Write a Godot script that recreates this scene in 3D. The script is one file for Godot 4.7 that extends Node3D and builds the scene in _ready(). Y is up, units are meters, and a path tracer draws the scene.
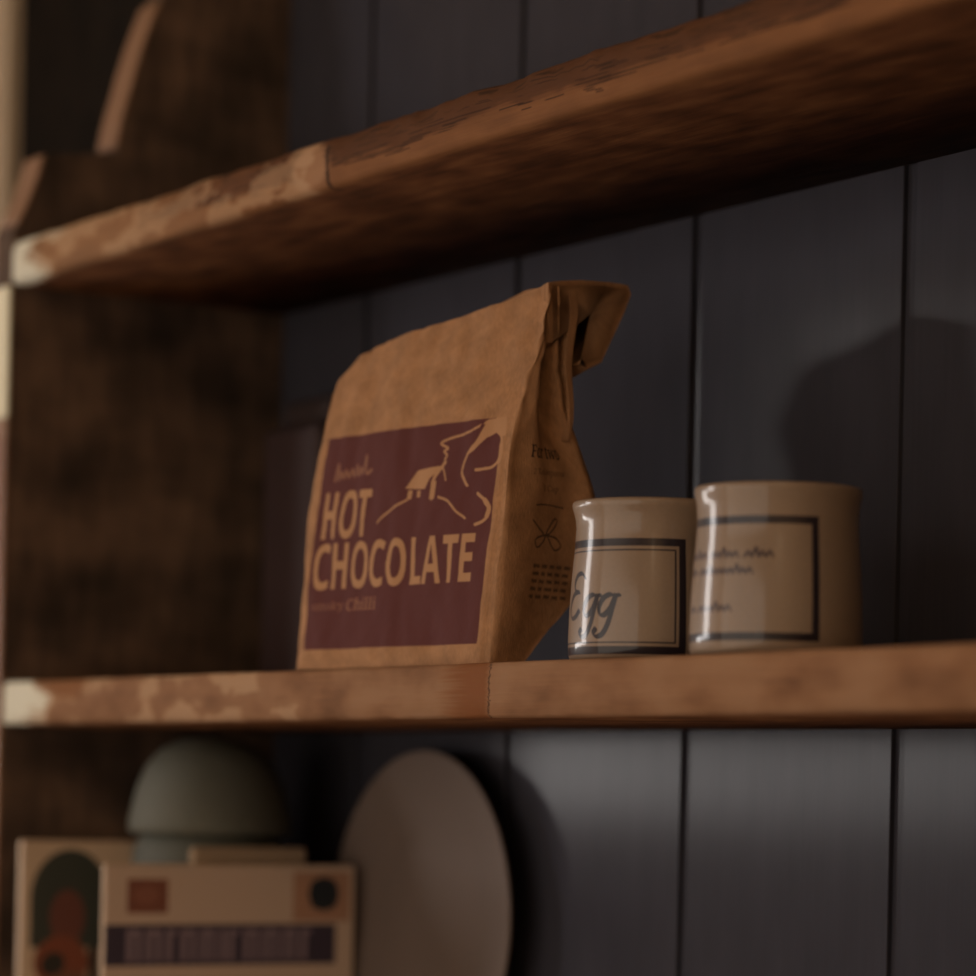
extends Node3D
# A kitchen dresser: two old wooden shelves on a boarded wall, a paper bag of hot chocolate, two ceramic beakers.
# World: x along the shelves (0 = inner face of the end panel), y up from the floor, z out from the boarded wall.

const SHELF_DEPTH := 0.2064
const LOW_BOTTOM := 1.3850
const LOW_TOP := 1.4130
const HIGH_BOTTOM := 1.6789
const BASE_TOP := 1.1550
const SHELF_LONG := 1.62

var used := {}
var rng := RandomNumberGenerator.new()

# ------------------------------------------------------------------ nodes
func numbered(called: String) -> String:
	used[called] = used.get(called, 0) + 1
	return called if used[called] == 1 else "%s_%03d" % [called, used[called] - 1]

func thing(called: String, label: String, category: String, at := Vector3.ZERO, turn := 0.0, group := "") -> Node3D:
	var o := Node3D.new()
	o.name = numbered(called)
	add_child(o)
	o.position = at
	o.rotation.y = turn
	o.set_meta("label", label)
	o.set_meta("category", category)
	if group:
		o.set_meta("group", group)
	return o

func structure(called: String, label: String, category: String) -> Node3D:
	var o := thing(called, label, category)
	o.set_meta("kind", "structure")
	return o

func part(called: String, mesh: Mesh, mat: Material, parent: Node3D, at := Vector3.ZERO) -> MeshInstance3D:
	var o := MeshInstance3D.new()
	o.name = called
	o.mesh = mesh
	o.material_override = mat
	o.position = at
	parent.add_child(o, true)
	return o

# ------------------------------------------------------------------ geometry
class Shape:
	var v := PackedVector3Array()
	var u := PackedVector2Array()
	var g := PackedInt32Array()   # smooth group of each triangle, -1 = flat
	func tri(a: Vector3, b: Vector3, c: Vector3, ua := Vector2.ZERO, ub := Vector2.ZERO, uc := Vector2.ZERO, group := -1) -> void:
		v.append(a); v.append(b); v.append(c)
		u.append(ua); u.append(ub); u.append(uc)
		g.append(group)
	func quad(a: Vector3, b: Vector3, c: Vector3, d: Vector3, ua := Vector2.ZERO, ub := Vector2.ZERO, uc := Vector2.ZERO, ud := Vector2.ZERO, group := -1) -> void:
		tri(a, b, c, ua, ub, uc, group)
		tri(a, c, d, ua, uc, ud, group)
	func mesh() -> ArrayMesh:
		var vol := 0.0
		var mid := Vector3.ZERO
		for p in v:
			mid += p
		mid /= maxf(1.0, v.size())
		for i in range(0, v.size(), 3):
			vol += (v[i] - mid).dot((v[i + 1] - mid).cross(v[i + 2] - mid))
		var st := SurfaceTool.new()
		st.begin(Mesh.PRIMITIVE_TRIANGLES)
		for i in range(0, v.size(), 3):
			st.set_smooth_group(g[i / 3])
			for k in ([0, 2, 1] if vol > 0.0 else [0, 1, 2]):
				st.set_uv(u[i + k])
				st.add_vertex(v[i + k])
		st.generate_normals()
		return st.commit()

# a closed loop of points swept through rings; rings[i] are PackedVector3Array of equal size
func rings_shape(rings: Array, uvs: Array, group := 0, cap_start := true, cap_end := true) -> Shape:
	var s := Shape.new()
	for i in rings.size() - 1:
		var a: PackedVector3Array = rings[i]
		var b: PackedVector3Array = rings[i + 1]
		var ua: PackedVector2Array = uvs[i]
		var ub: PackedVector2Array = uvs[i + 1]
		var n := a.size()
		for k in n:
			var k2 := (k + 1) % n
			s.quad(a[k], a[k2], b[k2], b[k], ua[k], ua[k + 1], ub[k + 1], ub[k], group)
	for e in [0, 1]:
		if (e == 0 and cap_start) or (e == 1 and cap_end):
			var r: PackedVector3Array = rings[0] if e == 0 else rings[-1]
			var ru: PackedVector2Array = uvs[0] if e == 0 else uvs[-1]
			var m := Vector3.ZERO
			for p in r:
				m += p
			m /= r.size()
			for k in r.size():
				var k2 := (k + 1) % r.size()
				if e == 0:
					s.tri(m, r[k2], r[k], ru[k], ru[k + 1], ru[k], 7)
				else:
					s.tri(m, r[k], r[k2], ru[k], ru[k], ru[k + 1], 8)
	return s

# a solid of revolution round y; each profile entry is Vector2(radius, height); closed at both ends on the axis
func lathe(profile: PackedVector2Array, seg := 72, group := 0, v_height := 1.0) -> Shape:
	var rings := []
	var uvs := []
	for p in profile:
		var r := PackedVector3Array()
		var q := PackedVector2Array()
		for k in seg + 1:
			var t := float(k) / seg
			q.append(Vector2(t, 1.0 - p.y / v_height))
			if k < seg:
				var a := (t - 0.5) * TAU
				r.append(Vector3(sin(a) * p.x, p.y, cos(a) * p.x))
		rings.append(r)
		uvs.append(q)
	return rings_shape(rings, uvs, group)

# a box with chamfered edges from lo to hi
func bevel_box(lo: Vector3, hi: Vector3, e := 0.002) -> Shape:
	var s := Shape.new()
	var c := (lo + hi) / 2.0
	var h := (hi - lo) / 2.0
	var pt := func(sx: float, sy: float, sz: float, axis: int) -> Vector3:
		var o := Vector3(h.x - (0.0 if axis == 0 else e), h.y - (0.0 if axis == 1 else e), h.z - (0.0 if axis == 2 else e))
		return c + Vector3(sx * o.x, sy * o.y, sz * o.z)
	var add := func(q: Array) -> void:
		var n: Vector3 = (q[1] - q[0]).cross(q[2] - q[0])
		var m := Vector3.ZERO
		for p in q:
			m += p
		m = m / q.size() - c
		if n.dot(m) < 0.0:
			q.reverse()
		var uv := []
		for p in q:
			uv.append(Vector2((p.z - lo.z) / maxf(1e-6, hi.z - lo.z) if absf(n.normalized().x) > 0.5 else (p.x - lo.x) / maxf(1e-6, hi.x - lo.x), 1.0 - (p.y - lo.y) / maxf(1e-6, hi.y - lo.y)))
		if q.size() == 4:
			s.quad(q[0], q[1], q[2], q[3], uv[0], uv[1], uv[2], uv[3])
		else:
			s.tri(q[0], q[1], q[2], uv[0], uv[1], uv[2])
	for sg in [-1.0, 1.0]:
		add.call([pt.call(sg, -1, -1, 0), pt.call(sg, 1, -1, 0), pt.call(sg, 1, 1, 0), pt.call(sg, -1, 1, 0)])
		add.call([pt.call(-1, sg, -1, 1), pt.call(1, sg, -1, 1), pt.call(1, sg, 1, 1), pt.call(-1, sg, 1, 1)])
		add.call([pt.call(-1, -1, sg, 2), pt.call(1, -1, sg, 2), pt.call(1, 1, sg, 2), pt.call(-1, 1, sg, 2)])
		for t in [-1.0, 1.0]:
			add.call([pt.call(sg, t, -1, 0), pt.call(sg, t, 1, 0), pt.call(sg, t, 1, 1), pt.call(sg, t, -1, 1)])
			add.call([pt.call(sg, -1, t, 0), pt.call(sg, 1, t, 0), pt.call(sg, 1, t, 2), pt.call(sg, -1, t, 2)])
			add.call([pt.call(-1, sg, t, 1), pt.call(1, sg, t, 1), pt.call(1, sg, t, 2), pt.call(-1, sg, t, 2)])
			for w in [-1.0, 1.0]:
				add.call([pt.call(sg, t, w, 0), pt.call(sg, t, w, 1), pt.call(sg, t, w, 2)])
	return s

# an outline in (z, y) extruded along x from x0 to x1
func extrude_x(outline: PackedVector2Array, x0: float, x1: float, uv_scale := 1.0) -> Shape:
	var s := Shape.new()
	var ix := Geometry2D.triangulate_polygon(outline)
	for i in range(0, ix.size(), 3):
		var p := []
		for k in 3:
			p.append(outline[ix[i + k]])
		for e in [0, 1]:
			var x := x0 if e == 0 else x1
			var q := []
			for k in 3:
				q.append(Vector3(x, p[k].y, p[k].x))
			if ((q[1] - q[0]).cross(q[2] - q[0]).x > 0.0) == (e == 0):
				q.reverse()
			s.tri(q[0], q[1], q[2], Vector2(q[0].y, q[0].z) * uv_scale, Vector2(q[1].y, q[1].z) * uv_scale, Vector2(q[2].y, q[2].z) * uv_scale)
	var n := outline.size()
	var ccw := not Geometry2D.is_polygon_clockwise(outline)
	for k in n:
		var a := outline[k]
		var b := outline[(k + 1) % n]
		var q := [Vector3(x0, a.y, a.x), Vector3(x1, a.y, a.x), Vector3(x1, b.y, b.x), Vector3(x0, b.y, b.x)]
		var uv := [Vector2(a.y, a.x), Vector2(a.y, a.x + x1 - x0), Vector2(b.y, b.x + x1 - x0), Vector2(b.y, b.x)]
		if ccw:
			q.reverse()
			uv.reverse()
		s.quad(q[0], q[1], q[2], q[3], uv[0] * uv_scale, uv[1] * uv_scale, uv[2] * uv_scale, uv[3] * uv_scale, 3)
	return s

func curve_at(table: Array, x: float) -> float:
	if x <= table[0][0]:
		return table[0][1]
	for i in table.size() - 1:
		if x <= table[i + 1][0]:
			var t: float = (x - table[i][0]) / (table[i + 1][0] - table[i][0])
			return lerpf(table[i][1], table[i + 1][1], t)
	return table[-1][1]

func noise(seed_: int, freq := 1.0, octaves := 3) -> FastNoiseLite:
	var n := FastNoiseLite.new()
	n.noise_type = FastNoiseLite.TYPE_SIMPLEX_SMOOTH
	n.seed = seed_
	n.frequency = freq
	n.fractal_octaves = octaves
	return n

# ------------------------------------------------------------------ print (flat lettering and drawings)
class Print:
	var im: Image
	var per := Vector2.ONE      # pixels per metre
	var ink := Color.BLACK
	func at(p: Vector2) -> Vector2:
		return Vector2(p.x * per.x, im.get_height() - p.y * per.y)
	func dot_px(x: int, y: int, strength := 1.0) -> void:
		if x >= 0 and y >= 0 and x < im.get_width() and y < im.get_height():
			im.set_pixel(x, y, im.get_pixel(x, y).lerp(ink, strength) if strength < 1.0 else ink)
	func tri(a: Vector2, b: Vector2, c: Vector2, strength := 1.0) -> void:
		var lo := a.min(b).min(c).floor()
		var hi := a.max(b).max(c).ceil()
		var area := (b - a).cross(c - a)
		if absf(area) < 1e-9:
			return
		for y in range(int(lo.y), int(hi.y) + 1):
			for x in range(int(lo.x), int(hi.x) + 1):
				var p := Vector2(x + 0.5, y + 0.5)
				var w0 := (b - a).cross(p - a) / area
				var w1 := (c - b).cross(p - b) / area
				var w2 := (a - c).cross(p - c) / area
				if w0 >= 0.0 and w1 >= 0.0 and w2 >= 0.0:
					dot_px(x, y, strength)
	func poly(points: Array) -> void:
		var q := PackedVector2Array()
		for p in points:
			q.append(at(Vector2(p[0], p[1])))
		var ix := Geometry2D.triangulate_polygon(q)
		for i in range(0, ix.size(), 3):
			tri(q[ix[i]], q[ix[i + 1]], q[ix[i + 2]])
	func rect(x0: float, y0: float, x1: float, y1: float) -> void:
		poly([[x0, y0], [x1, y0], [x1, y1], [x0, y1]])
	func disc(c: Vector2, rx: float, ry: float, tilt := 0.0) -> void:
		var q := at(c)
		var r := Vector2(rx * per.x, ry * per.y)
		var m := maxf(r.x, r.y)
		for y in range(int(q.y - m) - 1, int(q.y + m) + 2):
			for x in range(int(q.x - m) - 1, int(q.x + m) + 2):
				var d := (Vector2(x + 0.5, y + 0.5) - q).rotated(tilt)
				if (d.x / r.x) * (d.x / r.x) + (d.y / r.y) * (d.y / r.y) <= 1.0:
					dot_px(x, y)
	# a smooth stroke through points; a broad nib when ry < rx
	func stroke(points: Array, rx: float, ry := -1.0, tilt := 0.0) -> void:
		var c := Curve2D.new()
		for i in points.size():
			var p := Vector2(points[i][0], points[i][1])
			var a := Vector2(points[maxi(i - 1, 0)][0], points[maxi(i - 1, 0)][1])
			var b := Vector2(points[mini(i + 1, points.size() - 1)][0], points[mini(i + 1, points.size() - 1)][1])
			c.add_point(p, -(b - a) / 6.0, (b - a) / 6.0)
		c.bake_interval = minf(rx, ry if ry > 0.0 else rx) * 0.6
		for p in c.get_baked_points():
			disc(p, rx, ry if ry > 0.0 else rx, tilt)
	# words set into the quad given by its lower left corner, the way along the line and the way up
	func words(text: String, face: String, weight: int, corner: Vector2, along: Vector2, up: Vector2, slant := 0.0, italic := false) -> void:
		var f := SystemFont.new()
		f.font_names = PackedStringArray([face])
		f.font_weight = weight
		f.font_italic = italic
		var t := TextMesh.new()
		t.font = f
		t.font_size = 96
		t.pixel_size = 1.0
		t.depth = 0.0
		t.curve_step = 2.0
		t.text = text
		var a := t.surface_get_arrays(0)
		var v: PackedVector3Array = a[Mesh.ARRAY_VERTEX]
		var ix: PackedInt32Array = a[Mesh.ARRAY_INDEX] if a[Mesh.ARRAY_INDEX] != null else PackedInt32Array(range(v.size()))
		var lo := Vector2(1e9, 1e9)
		var hi := -lo
		for p in v:
			lo = lo.min(Vector2(p.x, p.y))
			hi = hi.max(Vector2(p.x, p.y))
		var put := func(p: Vector3) -> Vector2:
			var q := (Vector2(p.x, p.y) - lo) / (hi - lo)
			return at(corner + along * q.x + up * q.y + along.normalized() * slant * q.y)
		for i in range(0, ix.size(), 3):
			tri(put.call(v[ix[i]]), put.call(v[ix[i + 1]]), put.call(v[ix[i + 2]]))

# ------------------------------------------------------------------ materials
func paint(color: Color, rough := 0.7) -> StandardMaterial3D:
	var m := StandardMaterial3D.new()
	m.albedo_color = color
	m.roughness = rough
	return m

func textured(im: Image, rough := 0.7, bump: Image = null, bump_cm := 0.05) -> StandardMaterial3D:
	var m := StandardMaterial3D.new()
	m.albedo_texture = ImageTexture.create_from_image(im)
	m.roughness = rough
	if bump:
		m.heightmap_enabled = true
		m.heightmap_texture = ImageTexture.create_from_image(bump)
		m.heightmap_scale = bump_cm
	return m

# noise stretched along the grain: [colour image, relief image]; metres gives the size of the image, grain runs along its width
func wood(w: int, h: int, metres: Vector2, dark: Color, mid: Color, light: Color, seed_: int, extra = null) -> Array:
	var im := Image.create(w, h, false, Image.FORMAT_RGB8)
	var bu := Image.create(w, h, false, Image.FORMAT_L8)
	var big := noise(seed_, 1.0, 3)
	var fine := noise(seed_ + 1, 1.0, 2)
	var patch := noise(seed_ + 2, 1.0, 4)
	for y in h:
		var my := (y + 0.5) / h * metres.y
		for x in w:
			var mx := (x + 0.5) / w * metres.x
			var bend := big.get_noise_2d(mx * 3.0, my * 18.0)
			var ring := 0.5 + 0.5 * sin((my * 260.0 + bend * 9.0))
			var fib := fine.get_noise_2d(mx * 14.0, my * 900.0)
			var stain := patch.get_noise_2d(mx * 14.0, my * 30.0)
			var k := clampf(0.46 + 0.20 * (ring - 0.5) + 0.24 * fib + 0.55 * stain, 0.0, 1.0)
			var c := dark.lerp(mid, k * 2.0) if k < 0.5 else mid.lerp(light, k * 2.0 - 1.0)
			var hgt := clampf(0.55 + 0.25 * fib + 0.15 * (ring - 0.5), 0.0, 1.0)
			if extra != null:
				var e: Array = extra.call(mx, my, c, hgt, fib, stain)
				c = e[0]
				hgt = e[1]
			im.set_pixel(x, y, c)
			bu.set_pixel(x, y, Color(hgt, hgt, hgt))
	return [im, bu]

# ------------------------------------------------------------------ a shelf board with a worn front edge
# perimeter coordinate: front face from its top edge (0) down, then underside front to back, back, then top back to front
func shelf_board(x0: float, x1: float, y0: float, y1: float, depth: float, seed_: int, wear: float) -> Shape:
	var t := y1 - y0
	var total := 2.0 * (t + depth)
	var n := noise(seed_, 1.0, 4)
	var chip := noise(seed_ + 5, 1.0, 3)
	var steps := 260
	var rings := []
	var uvs := []
	for i in steps + 1:
		var x := lerpf(x0, x1, float(i) / steps)
		var top := 0.0015 + wear * (0.0035 + 0.005 * maxf(0.0, n.get_noise_1d(x * 16.0) + 0.15) + 0.0016 * chip.get_noise_1d(x * 90.0))
		var sag := wear * 0.0016 * n.get_noise_2d(x * 9.0, 40.0)
		var low := 0.0018 + 0.0012 * chip.get_noise_2d(x * 30.0, 9.0) + wear * 0.0012
		var bow := 0.0010 * n.get_noise_2d(x * 5.0, 77.0)
		var z := depth + bow
		var mid := 0.0007 * chip.get_noise_2d(x * 40.0, 3.0) * (0.4 + wear)
		var pts := [
			Vector2(z - top * 0.9, y1 + sag), Vector2(z - top * 0.35, y1 - top * 0.3 + sag), Vector2(z - 0.0004, y1 - top + sag),
			Vector2(z + mid, y0 + t * 0.62), Vector2(z + mid * 0.4, y0 + t * 0.40), Vector2(z, y0 + low), Vector2(z - low, y0),
			Vector2(depth * 0.5, y0), Vector2(0.0, y0), Vector2(0.0, y1), Vector2(depth * 0.5, y1)]
		var arc := [0.0, 0.002, 0.005, t * 0.38, t * 0.60, t - 0.002, t + 0.001, t + depth * 0.5, t + depth, 2.0 * t + depth, 2.0 * t + depth * 1.5, total]
		var r := PackedVector3Array()
		var q := PackedVector2Array()
		for k in pts.size():
			r.append(Vector3(x, pts[k].y, pts[k].x))
		for k in arc.size():
			q.append(Vector2((x - x0) / (x1 - x0), arc[k] / total))
		rings.append(r)
		uvs.append(q)
	return rings_shape(rings, uvs, 0)

# ------------------------------------------------------------------ the bag of hot chocolate
const BAG_W := 0.1735
const BAG_FRONT := [[0.0, 0.0], [0.034, 0.0025], [0.0855, 0.0075], [0.116, 0.0120], [0.14, 0.018], [0.162, 0.0250], [0.2, 0.0340]]
const BAG_BACK := [[0.0, 0.074], [0.03, 0.078], [0.06, 0.076], [0.093, 0.068], [0.121, 0.056], [0.138, 0.047], [0.16, 0.042], [0.2, 0.040]]
const BAG_TOP := [[-0.01, 0.2005], [0.0, 0.2000], [0.016, 0.1965], [0.057, 0.1905], [0.100, 0.1845], [0.1245, 0.1805], [0.145, 0.1740], [0.157, 0.1635], [0.166, 0.1530], [0.1735, 0.1420]]
const BAG_LEFT := [[0.0, 0.1735], [0.06, 0.1715], [0.14, 0.1705], [0.155, 0.1685], [0.2, 0.1640]]
const BAG_ATLAS := Vector2(0.5, 0.21)

func bag_body() -> Shape:
	var crease := noise(31, 1.0, 3)
	var rings := []
	var uvs := []
	var nf := 56
	var ns := 16
	var nb := 20
	var rows := 72
	for i in rows + 1:
		var t := float(i) / rows
		var r := PackedVector3Array()
		var q := PackedVector2Array()
		for k in nf + ns + nb + ns + 1:
			var a := 0.0
			var b := 0.0
			var s := 0.0
			var side := 0.0
			var hh := t * 0.2
			if k <= nf:
				var w := float(k) / nf
				s = w * BAG_W
				a = lerpf(curve_at(BAG_LEFT, hh), 0.0, w)
			elif k <= nf + ns:
				side = float(k - nf) / ns
				a = 0.0
				s = BAG_W + side * 0.078
			elif k <= nf + ns + nb:
				var w := float(k - nf - ns) / nb
				a = lerpf(0.0, curve_at(BAG_LEFT, hh), w)
				side = 1.0
				s = BAG_W + 0.078 + w * BAG_W * 0.9
			else:
				side = 1.0 - float(k - nf - ns - nb) / ns
				a = curve_at(BAG_LEFT, hh)
				s = BAG_W * 1.9 + 0.078 + (1.0 - side) * 0.078
			var v := t * curve_at(BAG_TOP, a)
			var bf := curve_at(BAG_FRONT, v)
			var bb := maxf(curve_at(BAG_BACK, v), bf + 0.004)
			bf *= 1.0 - 0.38 * clampf(a / BAG_W, 0.0, 1.0)
			b = lerpf(bf, bb, side)
			# the gussets fold inwards as the sides close towards the top
			if side > 0.0 and side < 1.0:
				var deep := 0.020 * smoothstep(0.104, 0.152, v) + 0.002
				var fold := smoothstep(0.30, 0.58, side) * (1.0 - smoothstep(0.72, 1.0, side))
				a += (deep if k <= nf + ns else -deep) * fold
			# rounded corners between the panels, fuller low down
			if k < nf:
				var w := float(k) / nf
				b += 0.0025 * (1.0 - smoothstep(0.0, 0.04, w)) + 0.0045 * smoothstep(0.965, 1.0, w) * (1.0 - smoothstep(0.10, 0.17, v))
			# the paper: long soft creases, sharper near the top
			var wob := 0.0030 * crease.get_noise_2d(s * 22.0, v * 9.0) + 0.0010 * absf(crease.get_noise_2d(s * 60.0 + 9.0, v * 26.0)) + 0.0022 * smoothstep(0.11, 0.17, v) * crease.get_noise_2d(s * 34.0 + 50.0, v * 60.0)
			var low := smoothstep(0.0, 0.012, v)
			if k <= nf:
				b += wob * low
				# the filling pushes the front panel out along a soft vertical ridge
				b -= 0.0030 * maxf(0.0, 1.0 - absf(a - 0.076) / 0.076) * smoothstep(0.02, 0.09, v) * (1.0 - smoothstep(0.14, 0.19, v))
			elif k <= nf + ns:
				a -= wob * low
			# the back right corner of the base is folded up
			var lift := maxf(0.0, (b - 0.021)) * 1.0 * (1.0 - smoothstep(0.045, 0.09, a))
			v = maxf(v, lift)
			if k < nf + ns + nb + ns:
				r.append(Vector3(-a, v, -b))
			q.append(Vector2(s / BAG_ATLAS.x, 1.0 - t * curve_at(BAG_TOP, a) / BAG_ATLAS.y))
		rings.append(r)
		uvs.append(q)
	return rings_shape(rings, uvs, 0)

# the top of the bag, folded back over and down: a ribbon of doubled paper across the width
func bag_fold() -> Shape:
	var path := [Vector2(0.0365, -0.030), Vector2(0.0352, -0.010), Vector2(0.0350, 0.0004), Vector2(0.0420, 0.0025), Vector2(0.0560, 0.0030), Vector2(0.0760, 0.0045), Vector2(0.0890, 0.0050), Vector2(0.0905, 0.0020), Vector2(0.0865, -0.0080), Vector2(0.0780, -0.0230), Vector2(0.0705, -0.0360), Vector2(0.0620, -0.0400), Vector2(0.0570, -0.0380)]
	var crease := noise(77, 1.0, 2)
	var rings := []
	var uvs := []
	var steps := 40
	for i in steps + 1:
		var a := lerpf(-0.0005, 0.158, float(i) / steps)
		var y0 := curve_at(BAG_TOP, a)
		var shrink := 1.0 - 0.45 * smoothstep(0.09, 0.158, a)
		var outer := []
		var inner := []
		for k in path.size():
			var p: Vector2 = path[k]
			var d: Vector2 = (path[mini(k + 1, path.size() - 1)] - path[maxi(k - 1, 0)]).normalized()
			var n := Vector2(-d.y, d.x)
			var w := 0.0012 * crease.get_noise_2d(a * 60.0, k * 3.0)
			var pp := Vector2(0.035 + (p.x - 0.035) * shrink, p.y * (0.75 + 0.25 * shrink)) + n * w
			outer.append(pp + n * 0.0013)
			inner.append(pp - n * 0.0013)
		inner.reverse()
		var r := PackedVector3Array()
		var q := PackedVector2Array()
		for p in outer + inner:
			r.append(Vector3(-a, y0 + p.y, -p.x))
			q.append(Vector2((0.30 + a) / BAG_ATLAS.x, 0.1 + p.x * 3.0))
		q.append(q[0])
		rings.append(r)
		uvs.append(q)
	return rings_shape(rings, uvs, -1)

# the paper strip of the fold seen between the gusset and the folded flap
func bag_inner_fold() -> Shape:
	var s := Shape.new()
	var rings := []
	var uvs := []
	for i in 9:
		var t := i / 8.0
		var y := lerpf(0.120, 0.1985, t)
		var b := lerpf(0.050, 0.0500, t) + 0.0015 * sin(t * 9.0)
		var wd := lerpf(0.002, 0.006, t)
		var r := PackedVector3Array([Vector3(0.0008, y, -b + wd * 0.5), Vector3(0.0008, y, -b - wd * 0.5), Vector3(-0.10, y - 0.012 * t, -b - wd * 0.5), Vector3(-0.10, y - 0.012 * t, -b + wd * 0.5)])
		var q := PackedVector2Array()
		for k in 5:
			q.append(Vector2(0.62 + 0.03 * k, 0.2 + t * 0.3))
		rings.append(r)
		uvs.append(q)
	s = rings_shape(rings, uvs, -1)
	return s

func bag_print() -> Array:
	var w := 2048
	var h := 860
	var im := Image.create(w, h, false, Image.FORMAT_RGB8)
	var bu := Image.create(w, h, false, Image.FORMAT_L8)
	var fib := noise(41, 1.0, 3)
	var blotch := noise(42, 1.0, 3)
	var kraft := Color(0.565, 0.420, 0.300)
	for y in h:
		for x in w:
			var f := fib.get_noise_2d(x * 0.22, y * 0.05)
			var g := fib.get_noise_2d(x * 0.35 + 900.0, y * 0.35)
			var b := blotch.get_noise_2d(x * 0.012, y * 0.012)
			var k := 1.0 + 0.10 * f + 0.07 * g + 0.10 * b
			im.set_pixel(x, y, Color(kraft.r * k, kraft.g * k, kraft.b * k))
			var l := 0.5 + 0.3 * f + 0.25 * g + 0.3 * b
			bu.set_pixel(x, y, Color(l, l, l))
	var p := Print.new()
	p.im = im
	p.per = Vector2(w / BAG_ATLAS.x, h / BAG_ATLAS.y)
	var fr := func(list: Array) -> Array:
		return list.map(func(q): return [BAG_W - q[0], q[1]])
	var plum := Color(0.325, 0.185, 0.180)
	var bare := Color(0.61, 0.46, 0.335)
	p.ink = plum
	p.poly(fr.call([[0.1620, 0.1287], [0.0105, 0.1300], [0.0105, 0.0110], [0.1640, 0.0108]]))
	# mottled printing: the ink is thinner in places
	for y in range(int(h - 0.131 * p.per.y), int(h - 0.010 * p.per.y)):
		for x in range(int(0.009 * p.per.x), int(0.164 * p.per.x)):
			var c := im.get_pixel(x, y)
			if c.is_equal_approx(Color8(plum.r8, plum.g8, plum.b8)):
				var k := 1.0 + 0.16 * blotch.get_noise_2d(x * 0.006, y * 0.02) + 0.10 * fib.get_noise_2d(x * 0.3, y * 0.3)
				im.set_pixel(x, y, Color(plum.r * k, plum.g * k, plum.b * k))
	p.ink = bare
	p.words("HOT", "Droid Sans", 700, Vector2(BAG_W - 0.1578, 0.0716), Vector2(0.0440, 0.0), Vector2(0.0, 0.0268), 0.001)
	p.words("CHOCOLATE", "Droid Sans", 700, Vector2(BAG_W - 0.1606, 0.0436), Vector2(0.1390, 0.0), Vector2(0.0, 0.0260))
	# drawing: a cottage on a hill, a ribbon of smoke that curls round the corner of the panel
	var thin := 0.00055
	p.stroke(fr.call([[0.0216, 0.1289], [0.0326, 0.1242], [0.0474, 0.1216], [0.0548, 0.1200], [0.0563, 0.1185], [0.0509, 0.1159], [0.0536, 0.1145], [0.0512, 0.1122], [0.0526, 0.1102]]), thin * 1.3)
	p.poly(fr.call([[0.0225, 0.1294], [0.0090, 0.1304], [0.0060, 0.1200], [0.0105, 0.1195], [0.0150, 0.1219], [0.0214, 0.1197], [0.0300, 0.1130], [0.0330, 0.1118], [0.0268, 0.1205]]))
	p.poly(fr.call([[0.0216, 0.1292], [0.0340, 0.1243], [0.0480, 0.1219], [0.0326, 0.1235]]))
	p.ink = plum
	p.stroke(fr.call([[0.0245, 0.1292], [0.0270, 0.1240], [0.0305, 0.1180]]), 0.0007)
	p.ink = bare
	p.stroke(fr.call([[0.0283, 0.1170], [0.0343, 0.1116], [0.0377, 0.1060], [0.0380, 0.1018], [0.0350, 0.0979], [0.0321, 0.0950]]), thin * 1.5)
	p.stroke(fr.call([[0.0150, 0.1229], [0.0106, 0.1199], [0.0083, 0.1150], [0.0088, 0.1092], [0.0108, 0.1060], [0.0158, 0.1035], [0.0265, 0.1029]]), thin * 1.5)
	p.stroke(fr.call([[0.0083, 0.1150], [0.0086, 0.1092], [0.0100, 0.1064]]), thin * 2.4)
	p.stroke(fr.call([[0.0232, 0.0903], [0.0160, 0.0862], [0.0126, 0.0823], [0.0133, 0.0782], [0.0171, 0.0752], [0.0227, 0.0739]]), thin * 1.6)
	p.stroke(fr.call([[0.0160, 0.0862], [0.0128, 0.0823], [0.0140, 0.0780]]), thin * 2.6)
	p.poly(fr.call([[0.0826, 0.0960], [0.0743, 0.1055], [0.0520, 0.1070], [0.0624, 0.1001], [0.0651, 0.0949]]))
	p.stroke(fr.call([[0.0521, 0.1085], [0.0589, 0.0998], [0.0588, 0.0895]]), 0.0011)
	p.rect(BAG_W - 0.0608, 0.0892, BAG_W - 0.0568, 0.0990)
	p.rect(BAG_W - 0.0805, 0.0900, BAG_W - 0.0770, 0.0950)
	p.rect(BAG_W - 0.0730, 0.0908, BAG_W - 0.0700, 0.0945)
	p.stroke(fr.call([[0.0538, 0.1065], [0.0510, 0.1020], [0.0494, 0.0988]]), thin)
	p.stroke(fr.call([[0.0533, 0.0899], [0.0454, 0.0873], [0.0379, 0.0816], [0.0306, 0.0775]]), thin * 1.2)
	p.stroke(fr.call([[0.0801, 0.0899], [0.0868, 0.0875], [0.0959, 0.0837], [0.1041, 0.0787]]), thin * 1.2)
	p.ink = bare.lerp(plum, 0.45)
	# the maker's name in brush script, too soft to read
	p.stroke(fr.call([[0.150, 0.1046], [0.1475, 0.1135], [0.1462, 0.1050], [0.1440, 0.1090], [0.1420, 0.1056], [0.1400, 0.1096], [0.1382, 0.1060], [0.1355, 0.1100], [0.1335, 0.1062], [0.1305, 0.1120], [0.1290, 0.1064], [0.1262, 0.1104], [0.1240, 0.1068], [0.1205, 0.1165], [0.1195, 0.1070], [0.1150, 0.1085]]), 0.0007, 0.0011, 0.6)
	p.ink = bare.lerp(plum, 0.42)
	p.words("smoky", "Droid Serif", 400, Vector2(BAG_W - 0.1585, 0.0310), Vector2(0.0260, 0.0), Vector2(0.0, 0.0062), 0.001, true)
	p.words("Chilli", "Droid Serif", 700, Vector2(BAG_W - 0.1290, 0.0316), Vector2(0.0280, 0.0), Vector2(0.0, 0.0070), 0.001, true)
	# side panel: recipe
	p.ink = Color(0.135, 0.10, 0.085)
	var sx := BAG_W + 0.0065
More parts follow.
